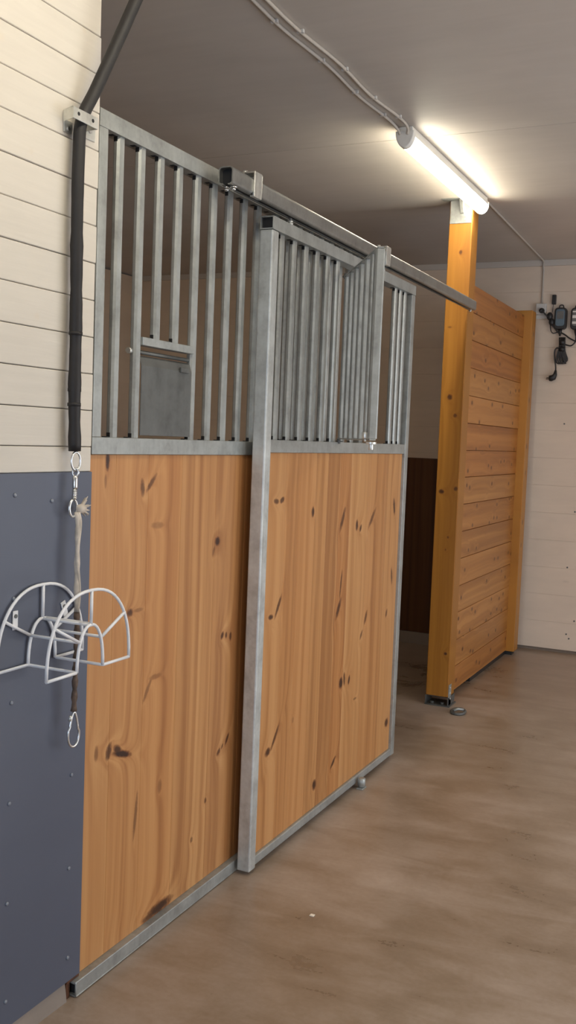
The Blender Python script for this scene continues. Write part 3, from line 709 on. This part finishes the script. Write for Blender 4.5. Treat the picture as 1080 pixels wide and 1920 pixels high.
# ------------------------------------------------------------------ white wire bridle rack
rk = thing('bridle_rack', 'white wire rack with two arched ends mounted on the blue-grey wall panel', 'rack', (.01, 1.857, .91))
RY = 1.857; RZ = .912; RW = 3.8e-3
def arch(x, hw, top, n=28, pw=2.35):
    out = []
    for i in range(n+1):
        t = PI*i/n; c = math.cos(t); s_ = math.sin(t)
        out.append(Vector((x, RY+hw*math.copysign(abs(c)**(2/pw), c), RZ+(top-RZ)*(s_**(2/pw)))))
    return out
XB, XF = .011, .150
def dense(p): return p
for x, nm in ((XB, 'back_arch'), (XF, 'front_arch')):
    MB().tube(arch(x, .156, 1.095), RW, 10).build(nm, M['white_wire'], rk)
    MB().tube(arch(x, .049, 1.015, 20, 2.2), RW, 10).build('inner_arch', M['white_wire'], rk)
    MB().tube([(x, RY, 1.015), (x, RY, 1.095)], RW, 10).build('spoke', M['white_wire'], rk)
    for sgn in (1, -1): MB().tube([(x, RY+sgn*.042, .980), (x, RY+sgn*.134, 1.026)], RW, 10).build('spoke', M['white_wire'], rk)
for sgn, nm in ((1, 'base_wire'), (-1, 'base_wire')):
    MB().tube([(XB, RY+sgn*.156, RZ), (XB, RY+sgn*.052, RZ), (XB+.004, RY+sgn*.049, RZ), (XF-.004, RY+sgn*.049, RZ), (XF, RY+sgn*.052, RZ), (XF, RY+sgn*.156, RZ)], RW, 10).build(nm, M['white_wire'], rk)
    MB().tube([(XB, RY+sgn*.042, .980), (XF, RY+sgn*.042, .980)], RW, 10).build('saddle_wire', M['white_wire'], rk)
MB().tube([(XB, RY, 1.0135), (XF, RY, 1.0135)], RW, 10).build('saddle_wire', M['white_wire'], rk)
MB().tube(smooth_path([(XB, RY+.012, 1.014), (XF-.03, RY+.012, 1.014), (XF-.006, RY+.010, 1.013), (XF, RY+.002, 1.014)], 5), RW, 10).build('saddle_wire', M['white_wire'], rk)
for yy, lean in ((1.766, 0.0), (1.945, 0.35)):
    m = MB(); u = Vector((0, math.cos(lean), math.sin(lean)))*.017; w = Vector((0, -math.sin(lean), math.cos(lean)))*.044
    o = Vector((.0046, yy, 1.022))-u*.5-w*.5
    m.obox(o, u, w, (.0028, 0, 0)); tb = m.build('mounting_tab', M['white_wire'], rk, bevel=.0008)
    c = o+u*.5+w*.72
    MB().cyl(c+Vector((.0028,0,0)), c+Vector((.0048,0,0)), .0048, 12).build('screw', M['galv_dark'], tb)

# ------------------------------------------------------------------ bits on the floor
fr = thing('floor_ring', 'galvanised metal ring lying flat on the concrete floor in front of the timber post', 'ring', (.122, 5.275, 0))
MB().tube([Vector((.122+.036*math.cos(t), 5.245+.046*math.sin(t), .010+.004*math.sin(t))) for t in [2*PI*i/28 for i in range(28)]], .0085, 10, closed=True).build('loop', M['galv_dark'], fr)
MB().tube([(.100, 5.228, .016), (.122, 5.245, .024), (.146, 5.262, .019)], .0075, 10).build('cross_bar', M['galv'], fr)
m = MB(); m.box(.358, .372, 2.722, 2.736, 0.0, .003)
tag(m.build('wood_chip', M['straw'], None, bevel=.001), 'tiny pale chip lying alone on the bare concrete floor in the foreground', 'chip')

# ------------------------------------------------------------------ light, camera
w = bpy.data.worlds.new('overcast_day'); bpy.context.scene.world = w; w.use_nodes = True
w.node_tree.nodes['Background'].inputs[0].default_value = (0.62, 0.78, 1.0, 1); w.node_tree.nodes['Background'].inputs[1].default_value = 2.2
def area(name, loc, rot, sx, sy, power, col):
    l = bpy.data.lights.new(name, 'AREA'); l.shape = 'RECTANGLE'; l.size = sx; l.size_y = sy; l.energy = power; l.color = col
    o = bpy.data.objects.new(name, l); C.objects.link(o); o.location = loc; o.rotation_euler = rot; return o
# overcast daylight in the stable doorway behind the camera
area('doorway_daylight', (1.5, YF+.02, 1.22), (math.radians(90), 0, 0), 3.2, 2.3, 70, (0.62, 0.77, 1.0))

area('unseen_side_daylight', (XR+.05, 3.8, 1.07), (0, math.radians(90), 0), 2.1, 3.7, 40, (1.0, 0.91, 0.80))  # unseen side doorway light, placed and sized to balance the brightness

cam = bpy.data.cameras.new('camera'); co = bpy.data.objects.new('camera', cam); C.objects.link(co)
cam.sensor_fit = 'VERTICAL'; cam.sensor_height = 36; cam.lens = 34.9501; cam.clip_start = .02
MW = Matrix(((0.90331, -0.066715, 0.423769, 1.5104), (0.427204, 0.049881, -0.902778, 0.0), (0.039091, 0.996524, 0.073559, 1.45884), (0, 0, 0, 1)))
co.matrix_world = MW
sc = bpy.context.scene; sc.camera = co
sc.view_settings.view_transform = 'Standard'; sc.view_settings.look = 'None'
sc.view_settings.exposure = -0.19; sc.view_settings.gamma = 1.0; sc.view_settings.use_curve_mapping = False
try:
    sc.cycles.use_denoising = True; sc.cycles.max_bounces = 10; sc.cycles.diffuse_bounces = 6
except Exception: pass
